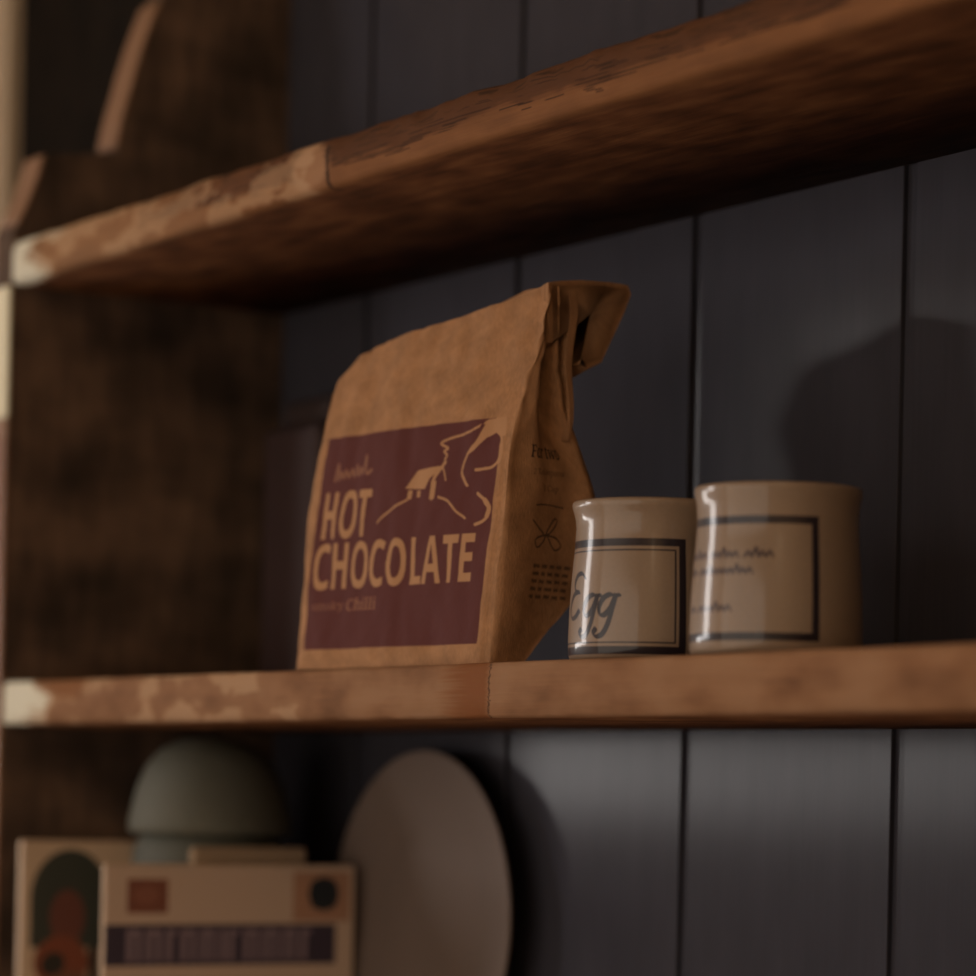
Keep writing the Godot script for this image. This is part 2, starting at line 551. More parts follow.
	p.words("For two", "Droid Serif", 700, Vector2(sx + 0.0130, 0.1090), Vector2(0.0360, 0.0), Vector2(0.0, 0.0068), 0.0012, true)
	p.ink = Color(0.30, 0.225, 0.165)
	p.words("2 Tablespoons", "Droid Serif", 400, Vector2(sx + 0.0165, 0.0995), Vector2(0.0330, 0.0), Vector2(0.0, 0.0042), 0.0006, true)
	p.words("1 Cup", "Droid Serif", 400, Vector2(sx + 0.0270, 0.0912), Vector2(0.0150, 0.0), Vector2(0.0, 0.0042), 0.0006, true)
	p.stroke([[sx + 0.0200, 0.0845], [sx + 0.0300, 0.0852], [sx + 0.0470, 0.0842]], 0.0004)
	p.stroke([[sx + 0.0175, 0.0765], [sx + 0.0250, 0.0715], [sx + 0.0300, 0.0690], [sx + 0.0400, 0.0760], [sx + 0.0380, 0.0780], [sx + 0.0310, 0.0720], [sx + 0.0270, 0.0660], [sx + 0.0215, 0.0625], [sx + 0.0200, 0.0665], [sx + 0.0280, 0.0690], [sx + 0.0380, 0.0680], [sx + 0.0420, 0.0640], [sx + 0.0360, 0.0620], [sx + 0.0300, 0.0700]], 0.0005)
	for row in 5:
		var yy := 0.0520 - row * 0.0040
		var xx := sx + 0.0190 - row * 0.0004
		while xx < sx + 0.046:
			var n := 3 + (row * 7 + int(xx * 9000.0)) % 4
			var pts := []
			for k in n * 2:
				pts.append([xx + k * 0.0006, yy + (0.0017 if k % 2 else 0.0) + 0.0004 * fib.get_noise_2d(k * 11.0, row * 31.0 + xx * 4000.0)])
			p.stroke(pts, 0.00026)
			xx += n * 0.0012 + 0.0014
	return [im, bu]

# ------------------------------------------------------------------ beakers
func beaker_profile(flare: float) -> PackedVector2Array:
	var p := PackedVector2Array()
	for q in [[0.0, 0.0012], [0.034, 0.0012], [0.0375, 0.0], [0.0392, 0.0008], [0.0400, 0.0030], [0.0402, 0.010], [0.0398, 0.025], [0.0390, 0.040], [0.0380, 0.052], [0.0375, 0.060]]:
		p.append(Vector2(q[0], q[1]))
	for q in [[0.0372, 0.0655], [0.0375, 0.0690], [0.0382, 0.0720], [0.0390, 0.0745], [0.0394, 0.0762], [0.0393, 0.0775], [0.0387, 0.0783], [0.0379, 0.0780], [0.0374, 0.0768]]:
		p.append(Vector2(lerpf(0.0385, q[0], flare), q[1]))
	for q in [[0.0350, 0.066], [0.0345, 0.050], [0.0350, 0.020], [0.0345, 0.006], [0.030, 0.0045], [0.0, 0.0045]]:
		p.append(Vector2(q[0], q[1]))
	return p

const BEAKER_ROUND := 0.2513   # length of the circumference that the print is laid out on
const BEAKER_TALL := 0.0800

func beaker_print(low: float, high: float, right_deg: float, left_deg: float, kind: int) -> Image:
	var w := 2048
	var h := 652
	var im := Image.create(w, h, false, Image.FORMAT_RGB8)
	im.fill(Color(0.49, 0.42, 0.355))
	var sp := noise(60 + kind, 1.0, 2)
	for y in h:
		for x in w:
			var k := 1.0 + 0.02 * sp.get_noise_2d(x * 0.05, y * 0.05)
			im.set_pixel(x, y, Color(0.49 * k, 0.42 * k, 0.355 * k))
	var p := Print.new()
	p.im = im
	p.per = Vector2(w / BEAKER_ROUND, h / BEAKER_TALL)
	var deg := BEAKER_ROUND / 360.0
	var zero := BEAKER_ROUND / 2.0
	var x0 := zero + left_deg * deg
	var x1 := zero + right_deg * deg
	var frame := func(ins: float, thick: float) -> void:
		p.rect(x0 + ins, low + ins, x1 - ins, low + ins + thick)
		p.rect(x0 + ins, high - ins - thick, x1 - ins, high - ins)
		p.rect(x0 + ins, low + ins, x0 + ins + thick, high - ins)
		p.rect(x1 - ins - thick, low + ins, x1 - ins, high - ins)
	p.ink = Color(0.130, 0.105, 0.125)
	frame.call(0.0, 0.0037)
	if kind == 0:
		frame.call(0.0052, 0.0008)
		var nib := func(points: Array, x: float, y: float, s: float, fat := 1.0) -> void:
			p.stroke(points.map(func(q): return [x + q[0] * s + q[1] * s * 0.16, y + q[1] * s]), 0.00150 * fat, 0.00058 * fat, -0.75)
		# E, g, g in a broad-nibbed hand: unit = the height of a small letter
		var s := 0.0106
		var y := low + 0.0178
		nib.call([[1.35, 1.86], [1.05, 2.05], [0.62, 1.98], [0.40, 1.66], [0.52, 1.32], [0.92, 1.20]], zero - 80.0 * deg, y, s)
		nib.call([[1.02, 1.20], [0.55, 1.14], [0.20, 0.80], [0.16, 0.36], [0.48, 0.02], [0.92, 0.06], [1.25, 0.34]], zero - 80.0 * deg, y, s)
		for k in 2:
			var gx: float = zero + (-56.5 if k == 0 else -41.0) * deg
			nib.call([[0.88, 0.92], [0.62, 1.04], [0.28, 0.88], [0.10, 0.50], [0.20, 0.14], [0.46, 0.10], [0.74, 0.42], [0.90, 0.96]], gx, y, s)
			nib.call([[0.90, 1.00], [0.84, 0.40], [0.74, -0.30], [0.52, -0.78], [0.18, -0.88], [-0.02, -0.70], [0.10, -0.52]], gx, y, s)
			nib.call([[0.84, 0.96], [1.10, 1.02]], gx, y, s, 0.8)
	else:
		# three lines of small italic lettering, too soft to read
		p.ink = Color(0.255, 0.205, 0.200)
		for line in [[0.0442, 2.0, -106.0, 0.0023, [3, 6, 5, 4]], [0.0367, -12.0, -92.0, 0.0022, [5, 10]], [0.0197, -26.0, -78.0, 0.0022, [2, 6]]]:
			var total := 0
			for n in line[4]:
				total += n + 1
			var step: float = (line[1] - line[2]) * deg / total
			var xx: float = zero + line[2] * deg
			for n in line[4]:
				var pts := []
				for k in n * 2 + 1:
					var up: float = line[3] if k % 2 else 0.0
					if k % 2 and (k * 7 + n) % 5 == 0:
						up *= 1.7
					pts.append([xx + k * step * 0.5 + up * 0.18, line[0] + up])
				p.stroke(pts, 0.00085, 0.00055, -0.7)
				xx += (n + 1) * step
	return im

func glaze(im: Image) -> StandardMaterial3D:
	var m := textured(im, 0.42)
	m.metallic_specular = 0.26
	m.clearcoat_enabled = true
	m.clearcoat = 0.42
	m.clearcoat_roughness = 0.11
	return m

# ------------------------------------------------------------------ scene
func _ready() -> void:
	rng.seed = 11

	# --- camera: level, rolled a little, lens shifted upwards
	var fwd := Vector3(-0.84328, 0.0, -0.53747)
	var right := Vector3(0.53747, 0.0, -0.84328)
	var roll := 0.02224
	var focal := 3100.0          # pixels of the 976-pixel frame
	var rise := 299.3
	var cam := Camera3D.new()
	cam.name = "camera"
	add_child(cam)
	var b_right := right * cos(roll) + Vector3.UP * sin(roll)
	var b_up := Vector3.UP * cos(roll) - right * sin(roll)
	cam.transform = Transform3D(Basis(b_right, b_up, -fwd), Vector3(1.9174, 1.35, 1.0485))
	var lens := CameraAttributesPhysical.new()
	lens.frustum_focal_length = 50.0
	lens.exposure_aperture = 1.9
	lens.frustum_focus_distance = 1.555
	lens.frustum_near = 0.05
	lens.frustum_far = 60.0
	cam.attributes = lens
	cam.set_frustum(0.05 * 976.0 / focal, Vector2(sin(roll) * rise, cos(roll) * rise) * 0.05 / focal, 0.05, 60.0)

	# --- sky and exposure
	var we := WorldEnvironment.new()
	we.name = "surroundings"
	var env := Environment.new()
	env.background_mode = Environment.BG_SKY
	var sky := Sky.new()
	var sm := ProceduralSkyMaterial.new()
	sm.sky_top_color = Color(0.62, 0.70, 0.80)
	sm.sky_horizon_color = Color(0.78, 0.82, 0.86)
	sm.ground_bottom_color = Color(0.30, 0.30, 0.28)
	sm.ground_horizon_color = Color(0.50, 0.50, 0.48)
	sky.sky_material = sm
	env.sky = sky
	env.background_energy_multiplier = 0.5
	env.tonemap_mode = Environment.TONE_MAPPER_LINEAR
	env.tonemap_exposure = 1.3
	env.sdfgi_enabled = true
	env.ssao_enabled = true
	env.ssil_enabled = true
	we.environment = env
	add_child(we)

	# --- daylight: the soft light of the overcast sky in the window opening of the left wall
	var day := AreaLight3D.new()
	day.name = "window_daylight"
	day.area_size = Vector2(1.02, 0.54)
	day.light_color = Color(1.0, 0.975, 0.96)
	day.light_energy = 2.1
	day.shadow_enabled = true
	day.position = Vector3(-0.79, 1.60, 1.09)
	day.rotation.y = -PI / 2.0
	add_child(day)

	# --- added soft fill light behind the viewer, set in made-up glazed doors
	var garden := AreaLight3D.new()
	garden.name = "added_fill_light"
	garden.area_size = Vector2(3.70, 1.96)
	garden.light_color = Color(1.0, 0.93, 0.85)
	garden.light_energy = 3.1
	garden.shadow_enabled = true
	garden.position = Vector3(1.25, 1.10, 3.19)
	add_child(garden)

	build_room()
	build_dresser()
	build_bag()
	build_beakers()
	build_background_things()
	build_lamp()

func build_room() -> void:
	var plaster_im := Image.create(256, 256, false, Image.FORMAT_RGB8)
	var pn := noise(5, 0.03, 4)
	for y in 256:
		for x in 256:
			var k := 1.0 + 0.06 * pn.get_noise_2d(x, y)
			plaster_im.set_pixel(x, y, Color(0.84 * k, 0.76 * k, 0.65 * k))
	var plaster := textured(plaster_im, 0.9)
	plaster.uv1_triplanar = true
	plaster.uv1_world_triplanar = true
	plaster.uv1_scale = Vector3(0.7, 0.7, 0.7)
	var boards := wood(512, 512, Vector2(1.2, 1.2), Color(0.28, 0.17, 0.10), Color(0.45, 0.29, 0.17), Color(0.58, 0.40, 0.25), 90)
	var board_mat := textured(boards[0], 0.55)
	var x0 := -0.80
	var x1 := 3.2
	var z1 := 3.2
	var top := 2.45
	# floor of planks
	var fl := structure("floor", "brown plank floor of the kitchen", "floor")
	part("subfloor", bevel_box(Vector3(x0 - 0.1, -0.12, -0.1), Vector3(x1 + 0.1, -0.02, z1 + 0.1)).mesh(), board_mat, fl)
	var plank := bevel_box(Vector3(0.0, -0.02, 0.0), Vector3(x1 - x0, 0.0, 0.157), 0.002).mesh()
	for k in 20:
		part("plank", plank, board_mat, fl, Vector3(x0, 0.0, 0.003 + k * 0.16))
	var ce := structure("ceiling", "warm white plaster ceiling of the kitchen", "ceiling")
	part("slab", bevel_box(Vector3(x0 - 0.1, top, -0.1), Vector3(x1 + 0.1, top + 0.1, z1 + 0.1)).mesh(), plaster, ce)
	var wr := structure("wall_right", "warm plaster wall behind the viewer on the right", "wall")
	part("masonry", bevel_box(Vector3(x1, -0.02, -0.1), Vector3(x1 + 0.1, top, z1 + 0.1)).mesh(), plaster, wr)
	var wf := structure("wall_front", "warm plaster wall opposite the dresser", "wall")
	var gx0 := -0.65
	var gx1 := 3.15
	var gy := 2.12
	part("masonry", bevel_box(Vector3(x0 - 0.1, -0.02, z1), Vector3(gx0, top, z1 + 0.1), 0.001).mesh(), plaster, wf)
	part("masonry", bevel_box(Vector3(gx1, -0.02, z1), Vector3(x1, top, z1 + 0.1), 0.001).mesh(), plaster, wf)
	part("masonry", bevel_box(Vector3(gx0, gy, z1), Vector3(gx1, top, z1 + 0.1), 0.001).mesh(), plaster, wf)
	var gd := structure("window_2", "added unseen glazed doors opposite the dresser, made up for the fill light", "window")  # made-up doors that carry the added fill light
	var joinery := paint(Color(0.86, 0.85, 0.80), 0.5)
	for k in 5:
		var fx := gx0 + 0.04 + k * (gx1 - gx0 - 0.08) / 4.0
		part("window_frame", bevel_box(Vector3(fx - 0.035, 0.0, z1 + 0.03), Vector3(fx + 0.035, gy, z1 + 0.07)).mesh(), joinery, gd)
	for k in 2:
		part("window_frame", bevel_box(Vector3(gx0, k * (gy - 0.07), z1 + 0.03), Vector3(gx1, k * (gy - 0.07) + 0.07, z1 + 0.07)).mesh(), joinery, gd)
	var clear := StandardMaterial3D.new()
	clear.albedo_color = Color(0.9, 0.95, 0.95, 0.06)
	clear.transparency = BaseMaterial3D.TRANSPARENCY_ALPHA
	clear.roughness = 0.02
	for k in 4:
		var fx := gx0 + 0.04 + k * (gx1 - gx0 - 0.08) / 4.0
		part("pane", bevel_box(Vector3(fx + 0.036, 0.071, z1 + 0.047), Vector3(fx + (gx1 - gx0 - 0.08) / 4.0 - 0.036, gy - 0.071, z1 + 0.052), 0.0005).mesh(), clear, gd)
	# left wall with the window opening
	var wl := structure("wall_left", "warm plaster wall with the window, left of the dresser", "wall")
	var wz0 := 0.54
	var wz1 := 1.64
	var wy0 := 1.31
	var wy1 := 1.90
	part("masonry", bevel_box(Vector3(x0 - 0.1, -0.02, -0.1), Vector3(x0, top, wz0), 0.001).mesh(), plaster, wl)
	part("masonry", bevel_box(Vector3(x0 - 0.1, -0.02, wz1), Vector3(x0, top, z1), 0.001).mesh(), plaster, wl)
	part("masonry", bevel_box(Vector3(x0 - 0.1, -0.02, wz0), Vector3(x0, wy0, wz1), 0.001).mesh(), plaster, wl)
	part("masonry", bevel_box(Vector3(x0 - 0.1, wy1, wz0), Vector3(x0, top, wz1), 0.001).mesh(), plaster, wl)
	var wn := structure("window_1", "white framed sash window in the left wall", "window")
	var white := paint(Color(0.86, 0.85, 0.80), 0.5)
	for e in [[wz0, wy0, wz0 + 0.03, wy1], [wz1 - 0.03, wy0, wz1, wy1], [wz0 + 0.03, wy0, wz1 - 0.03, wy0 + 0.03], [wz0 + 0.03, wy1 - 0.03, wz1 - 0.03, wy1]]:
		part("window_frame", bevel_box(Vector3(x0 - 0.07, e[1], e[0]), Vector3(x0 - 0.03, e[3], e[2])).mesh(), white, wn)
	var pane := StandardMaterial3D.new()
	pane.albedo_color = Color(0.9, 0.95, 0.95, 0.06)
	pane.transparency = BaseMaterial3D.TRANSPARENCY_ALPHA
	pane.roughness = 0.02
	part("pane", bevel_box(Vector3(x0 - 0.055, wy0 + 0.03, wz0 + 0.03), Vector3(x0 - 0.050, wy1 - 0.03, wz1 - 0.03), 0.0005).mesh(), pane, wn)

	# an added, unseen dark blind that shapes the window light falling on the boards
	var blind := thing("added_light_blind", "added dark blind over one half of the window, shaping its light", "blind", Vector3(x0, 0.0, 0.0))
	var linen := paint(Color(0.20, 0.17, 0.14), 0.9)
	part("cloth", bevel_box(Vector3(0.018, 1.43, 0.50), Vector3(0.020, 1.93, 1.13), 0.0005).mesh(), linen, blind)
	part("bottom_bar", bevel_box(Vector3(0.014, 1.415, 0.50), Vector3(0.024, 1.433, 1.13), 0.002).mesh(), linen, blind)
	part("roller", bevel_box(Vector3(0.0, 1.92, 0.50), Vector3(0.05, 1.98, 1.13), 0.015).mesh(), linen, blind)

	# the boarded wall: wide painted boards with a bevelled, shadowed joint
	var wb := structure("wall_back", "slate blue painted wall of wide vertical boards behind the shelves", "wall")
	part("masonry", bevel_box(Vector3(x0 - 0.1, -0.02, -0.11), Vector3(x1 + 0.1, top, -0.016)).mesh(), plaster, wb)
	var pim := Image.create(256, 1024, false, Image.FORMAT_RGB8)
	var pb := Image.create(256, 1024, false, Image.FORMAT_L8)
	var n1 := noise(15, 1.0, 3)
	for y in 1024:
		for x in 256:
			var k := 1.0 + 0.035 * n1.get_noise_2d(x * 0.25, y * 0.01) + 0.06 * n1.get_noise_2d(x * 0.02 + 50.0, y * 0.02)
			pim.set_pixel(x, y, Color(0.214 * k, 0.209 * k, 0.232 * k))
			var l := 0.5 + 0.35 * n1.get_noise_2d(x * 0.5, y * 0.012)
			pb.set_pixel(x, y, Color(l, l, l))
	var blue := textured(pim, 0.16, pb, 0.002)
	blue.metallic_specular = 0.125
	var pitch := 0.18528
	var joint := 0.67864
	var wide := pitch
	var prof := PackedVector2Array([Vector2(0.0008, -0.016), Vector2(0.0008, -0.0005), Vector2(0.0013, 0.0), Vector2(wide - 0.0100, 0.0), Vector2(wide - 0.0096, -0.0004), Vector2(wide - 0.0096, -0.0030), Vector2(wide - 0.0012, -0.0034), Vector2(wide - 0.0008, -0.0045), Vector2(wide - 0.0008, -0.016)])
	var bs := Shape.new()
	for k in prof.size():
		var a := prof[k]
		var b := prof[(k + 1) % prof.size()]
		bs.quad(Vector3(a.x, 0.0, a.y), Vector3(b.x, 0.0, b.y), Vector3(b.x, top, b.y), Vector3(a.x, top, a.y), Vector2(a.x / wide, 1), Vector2(b.x / wide, 1), Vector2(b.x / wide, 0), Vector2(a.x / wide, 0))
	var board := bs.mesh()
	for k in range(-4, 14):
		part("board", board, blue, wb, Vector3(joint + k * pitch, 0.0, 0.0))
	# left of the dresser: a dark door and its pale casing
	var door := structure("door_1", "dark brown wooden door beyond the end of the dresser", "door")
	var dark_im := wood(256, 512, Vector2(0.5, 1.0), Color(0.06, 0.05, 0.04), Color(0.09, 0.072, 0.058), Color(0.13, 0.10, 0.08), 120)
	var dark := textured(dark_im[0], 0.8)
	dark.metallic_specular = 0.2
	for e in [[-0.455, -0.326], [-0.3255, -0.1965], [-0.196, -0.068]]:
		part("door_board", bevel_box(Vector3(e[0], 0.0, -0.016), Vector3(e[1], 2.05, 0.004), 0.001).mesh(), dark, door)
	for y in [0.25, 1.05]:
		part("ledge", bevel_box(Vector3(-0.44, y, 0.004), Vector3(-0.085, y + 0.08, 0.016), 0.003).mesh(), dark, door)
	var trim := structure("trim_1", "cream painted casing at the left of the dark door", "trim")
	part("casing", bevel_box(Vector3(-0.56, 0.0, -0.016), Vector3(-0.458, 2.12, 0.018), 0.004).mesh(), paint(Color(0.70, 0.63, 0.54), 0.6), trim)

func build_dresser() -> void:
	var unit := thing("dresser_shelves", "old worn wooden dresser shelves with a curved dark end panel", "shelves")
	var low_mark := func(mx: float, my: float, c: Color, hgt: float, fib: float, stain: float) -> Array:
		# my runs down the front face first (0 .. 0.028)
		var o := c
		var front := 1.0 - smoothstep(0.029, 0.036, my)
		if front > 0.0:
			var grey := Color(0.52, 0.395, 0.295)
			o = o.lerp(grey, clampf(0.72 + 0.4 * stain, 0.0, 0.9) * front)
			# orange stain and a crack below the corner of the bag
			var sx := mx - 0.600
			if sx > -0.055 and sx < 0.02:
				var s := smoothstep(-0.05, -0.02, sx + 0.012 * fib) * (1.0 - smoothstep(-0.004, 0.003, sx + 0.002 * fib))
				o = o.lerp(Color(0.42, 0.245, 0.125), 0.75 * s)
				if absf(sx - 0.001 + 0.0015 * fib) < 0.0006:
					o = o.lerp(Color(0.14, 0.09, 0.06), 0.55)
					hgt -= 0.15
			# paler patches, denser towards the end
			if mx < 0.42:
				var patch_mix := smoothstep(0.12, 0.26, stain + 0.06 * fib + 0.30 * (1.0 - mx / 0.42))
				o = o.lerp(Color(0.65, 0.535, 0.42), 0.5 * patch_mix * front)
			# cream patch with a ragged border at the end
			var edge := 0.055 + 0.05 * stain + 0.02 * fib
			if mx < edge + 0.012:
				o = o.lerp(Color(0.75, 0.73, 0.66), 1.0 - smoothstep(edge - 0.012, edge + 0.012, mx))
			# an orange knot at the top of the end
			var kn := Vector2((mx - 0.095) / 0.035, (my - 0.004) / 0.009).length()
			if kn < 1.2:
				o = o.lerp(Color(0.42, 0.26, 0.14), 0.8 * (1.0 - smoothstep(0.6, 1.2, kn + 0.4 * fib)))
		return [o, hgt]
	var high_mark := func(mx: float, my: float, c: Color, hgt: float, fib: float, stain: float) -> Array:
		var o := c
		var front := 1.0 - smoothstep(0.029, 0.036, my)
		if front > 0.0:
			# grey-brown rough sawn upper part, paler lower arris with a ragged border, left end paler
			var border := 0.0165 + 0.006 * stain + 0.003 * fib
			var rough := 1.0 - smoothstep(border - 0.002, border + 0.002, my)
			var keep := smoothstep(0.16, 0.36, mx + 0.1 * stain)
			o = o.lerp(Color(0.30, 0.19, 0.118), 0.8 * rough * keep * front)
			o = o.lerp(Color(0.60, 0.46, 0.33).lerp(Color(0.48, 0.33, 0.205), keep), (0.6 * (1.0 - rough) + 0.55 * (1.0 - keep) * rough) * front)
			# dark gashes along the grain
			if rough * keep > 0.2 and fib > 0.22 - 0.35 * stain:
				o = o.lerp(Color(0.17, 0.11, 0.07), 0.75 * smoothstep(0.22 - 0.35 * stain, 0.34 - 0.35 * stain, fib))
				hgt -= 0.2
			# the pale knot and its crack
			var kn := Vector2((mx - 0.405) / 0.020, (my - 0.015) / 0.014)
			var kl := kn.length() + 0.25 * fib
			if kl < 1.25:
				o = o.lerp(Color(0.55, 0.41, 0.30), 0.9 * (1.0 - smoothstep(0.8, 1.25, kl)))
			if absf(mx - 0.424 - 0.08 * (my - 0.015) + 0.002 * fib) < 0.0012 and my > 0.004:
				o = Color(0.12, 0.08, 0.055)
				hgt -= 0.4
			# paler patches, denser towards the end
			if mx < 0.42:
				var patch_mix := smoothstep(0.12, 0.26, stain + 0.06 * fib + 0.30 * (1.0 - mx / 0.42))
				o = o.lerp(Color(0.65, 0.535, 0.42), 0.5 * patch_mix * front)
			var edge := 0.040 + 0.05 * stain + 0.02 * fib
			if mx < edge + 0.014:
				o = o.lerp(Color(0.75, 0.73, 0.66), 1.0 - smoothstep(edge - 0.014, edge + 0.014, mx))
		return [o, hgt]
	var size := Vector2(SHELF_LONG, 2.0 * (0.028 + SHELF_DEPTH))
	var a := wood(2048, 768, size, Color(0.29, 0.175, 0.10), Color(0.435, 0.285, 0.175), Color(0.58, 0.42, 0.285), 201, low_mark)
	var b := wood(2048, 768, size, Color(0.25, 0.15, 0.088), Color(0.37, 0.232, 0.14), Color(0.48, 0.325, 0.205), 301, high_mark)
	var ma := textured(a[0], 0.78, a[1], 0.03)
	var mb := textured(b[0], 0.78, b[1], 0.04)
	ma.metallic_specular = 0.2
	mb.metallic_specular = 0.2
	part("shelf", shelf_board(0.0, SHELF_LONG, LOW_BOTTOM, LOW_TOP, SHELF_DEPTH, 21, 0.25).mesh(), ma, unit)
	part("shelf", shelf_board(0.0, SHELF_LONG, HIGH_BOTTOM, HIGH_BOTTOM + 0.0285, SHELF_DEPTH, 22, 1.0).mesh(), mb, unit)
	part("shelf", shelf_board(0.0, SHELF_LONG, BASE_TOP - 0.028, BASE_TOP, SHELF_DEPTH, 23, 0.3).mesh(), paint(Color(0.80, 0.76, 0.78), 0.6), unit)  # out of view; pale colour added to bounce light onto the wall above
	# end panel: straight below, a stepped double curve above the upper shelf
	var o := PackedVector2Array([Vector2(0.0, 0.0), Vector2(SHELF_DEPTH, 0.0), Vector2(SHELF_DEPTH, 1.7135)])
	var low_c := [[0.2055, 1.7175], [0.2025, 1.7190], [0.1975, 1.7290], [0.1930, 1.7400], [0.1885, 1.7520], [0.1855, 1.7630], [0.1845, 1.7680], [0.1320, 1.7760]]
	var high_c := [[0.1305, 1.7800], [0.1297, 1.7858], [0.1271, 1.7991], [0.1240, 1.8110], [0.1208, 1.8218], [0.1182, 1.8320], [0.1153, 1.8417], [0.1120, 1.8525], [0.1082, 1.8633], [0.1040, 1.8745], [0.0996, 1.8851], [0.0900, 1.9050], [0.0780, 1.9250], [0.0780, 2.05], [0.0, 2.05]]
	for q in low_c + high_c:
		o.append(Vector2(q[0], q[1]))
	var pan := wood(1024, 256, Vector2(1.2, 0.3), Color(0.20, 0.165, 0.14), Color(0.32, 0.255, 0.21), Color(0.44, 0.35, 0.285), 401)
	var mp := textured(pan[0], 0.75, pan[1], 0.06)
	mp.metallic_specular = 0.25
	part("end_panel", extrude_x(o, -0.030, 0.0, 1.0 / 1.2).mesh(), mp, unit)
	# edge of the end panel: lighter facing strips, the upper length between the shelves cream
	var strip := textured(a[0], 0.6)
	var worn := paint(Color(0.47, 0.34, 0.24), 0.7)  # paler than the panel: light on its curved edge put into the colour
	for line in [low_c.slice(1, 7), high_c.slice(0, 11)]:
		var band := PackedVector2Array()
		for q in line:
			band.append(Vector2(q[0] + 0.0002, q[1]))
		for k in range(line.size() - 1, -1, -1):
			band.append(Vector2(line[k][0] + 0.0022, line[k][1]))
		part("lit_edge", extrude_x(band, -0.030, 0.0).mesh(), worn, unit).set_meta("label", "pale curved edge of the end panel, light painted in")
	part("edge_strip", bevel_box(Vector3(-0.0300, 1.5900, SHELF_DEPTH), Vector3(0.0, HIGH_BOTTOM - 0.001, SHELF_DEPTH + 0.003), 0.001).mesh(), paint(Color(0.80, 0.77, 0.66), 0.55), unit).set_meta("label", "cream facing strip")
	part("edge_strip", bevel_box(Vector3(-0.0300, LOW_TOP, SHELF_DEPTH), Vector3(0.0, 1.5895, SHELF_DEPTH + 0.003), 0.001).mesh(), strip, unit)
	part("edge_strip", bevel_box(Vector3(-0.0300, 0.0, SHELF_DEPTH), Vector3(0.0, LOW_TOP - 0.0005, SHELF_DEPTH + 0.003), 0.001).mesh(), strip, unit)

func build_bag() -> void:
	var im := bag_print()
	var m := textured(im[0], 0.8, im[1], 0.04)
	m.metallic_specular = 0.2
	var bag := thing("hot_chocolate_bag", "brown kraft paper bag lettered HOT CHOCOLATE on a plum panel", "bag", Vector3(0.5703, LOW_TOP + 0.0004, 0.1864), deg_to_rad(6.8))
	part("bag_body", bag_body().mesh(), m, bag)
	part("folded_top", bag_fold().mesh(), m, bag)
	part("inner_fold", bag_inner_fold().mesh(), m, bag)

func build_beakers() -> void:
	var prof := beaker_profile(1.0)
	var a := thing("ceramic_beaker", "cream ceramic beaker with a framed label lettered Egg", "beaker", Vector3(0.6701, LOW_TOP + 0.0003, 0.1571), deg_to_rad(54.45))
	part("cup", lathe(prof, 96, 0, BEAKER_TALL).mesh(), glaze(beaker_print(0.0025, 0.0585, 26.0, -129.0, 0)), a)
	var b := thing("ceramic_beaker", "cream ceramic beaker with three small lines of writing, nearest the right end", "beaker", Vector3(0.7741, LOW_TOP + 0.0003, 0.1595), deg_to_rad(52.15))
	part("cup", lathe(beaker_profile(0.7), 96, 0, BEAKER_TALL).mesh(), glaze(beaker_print(0.0060, 0.0630, 29.5, -132.0, 1)), b)

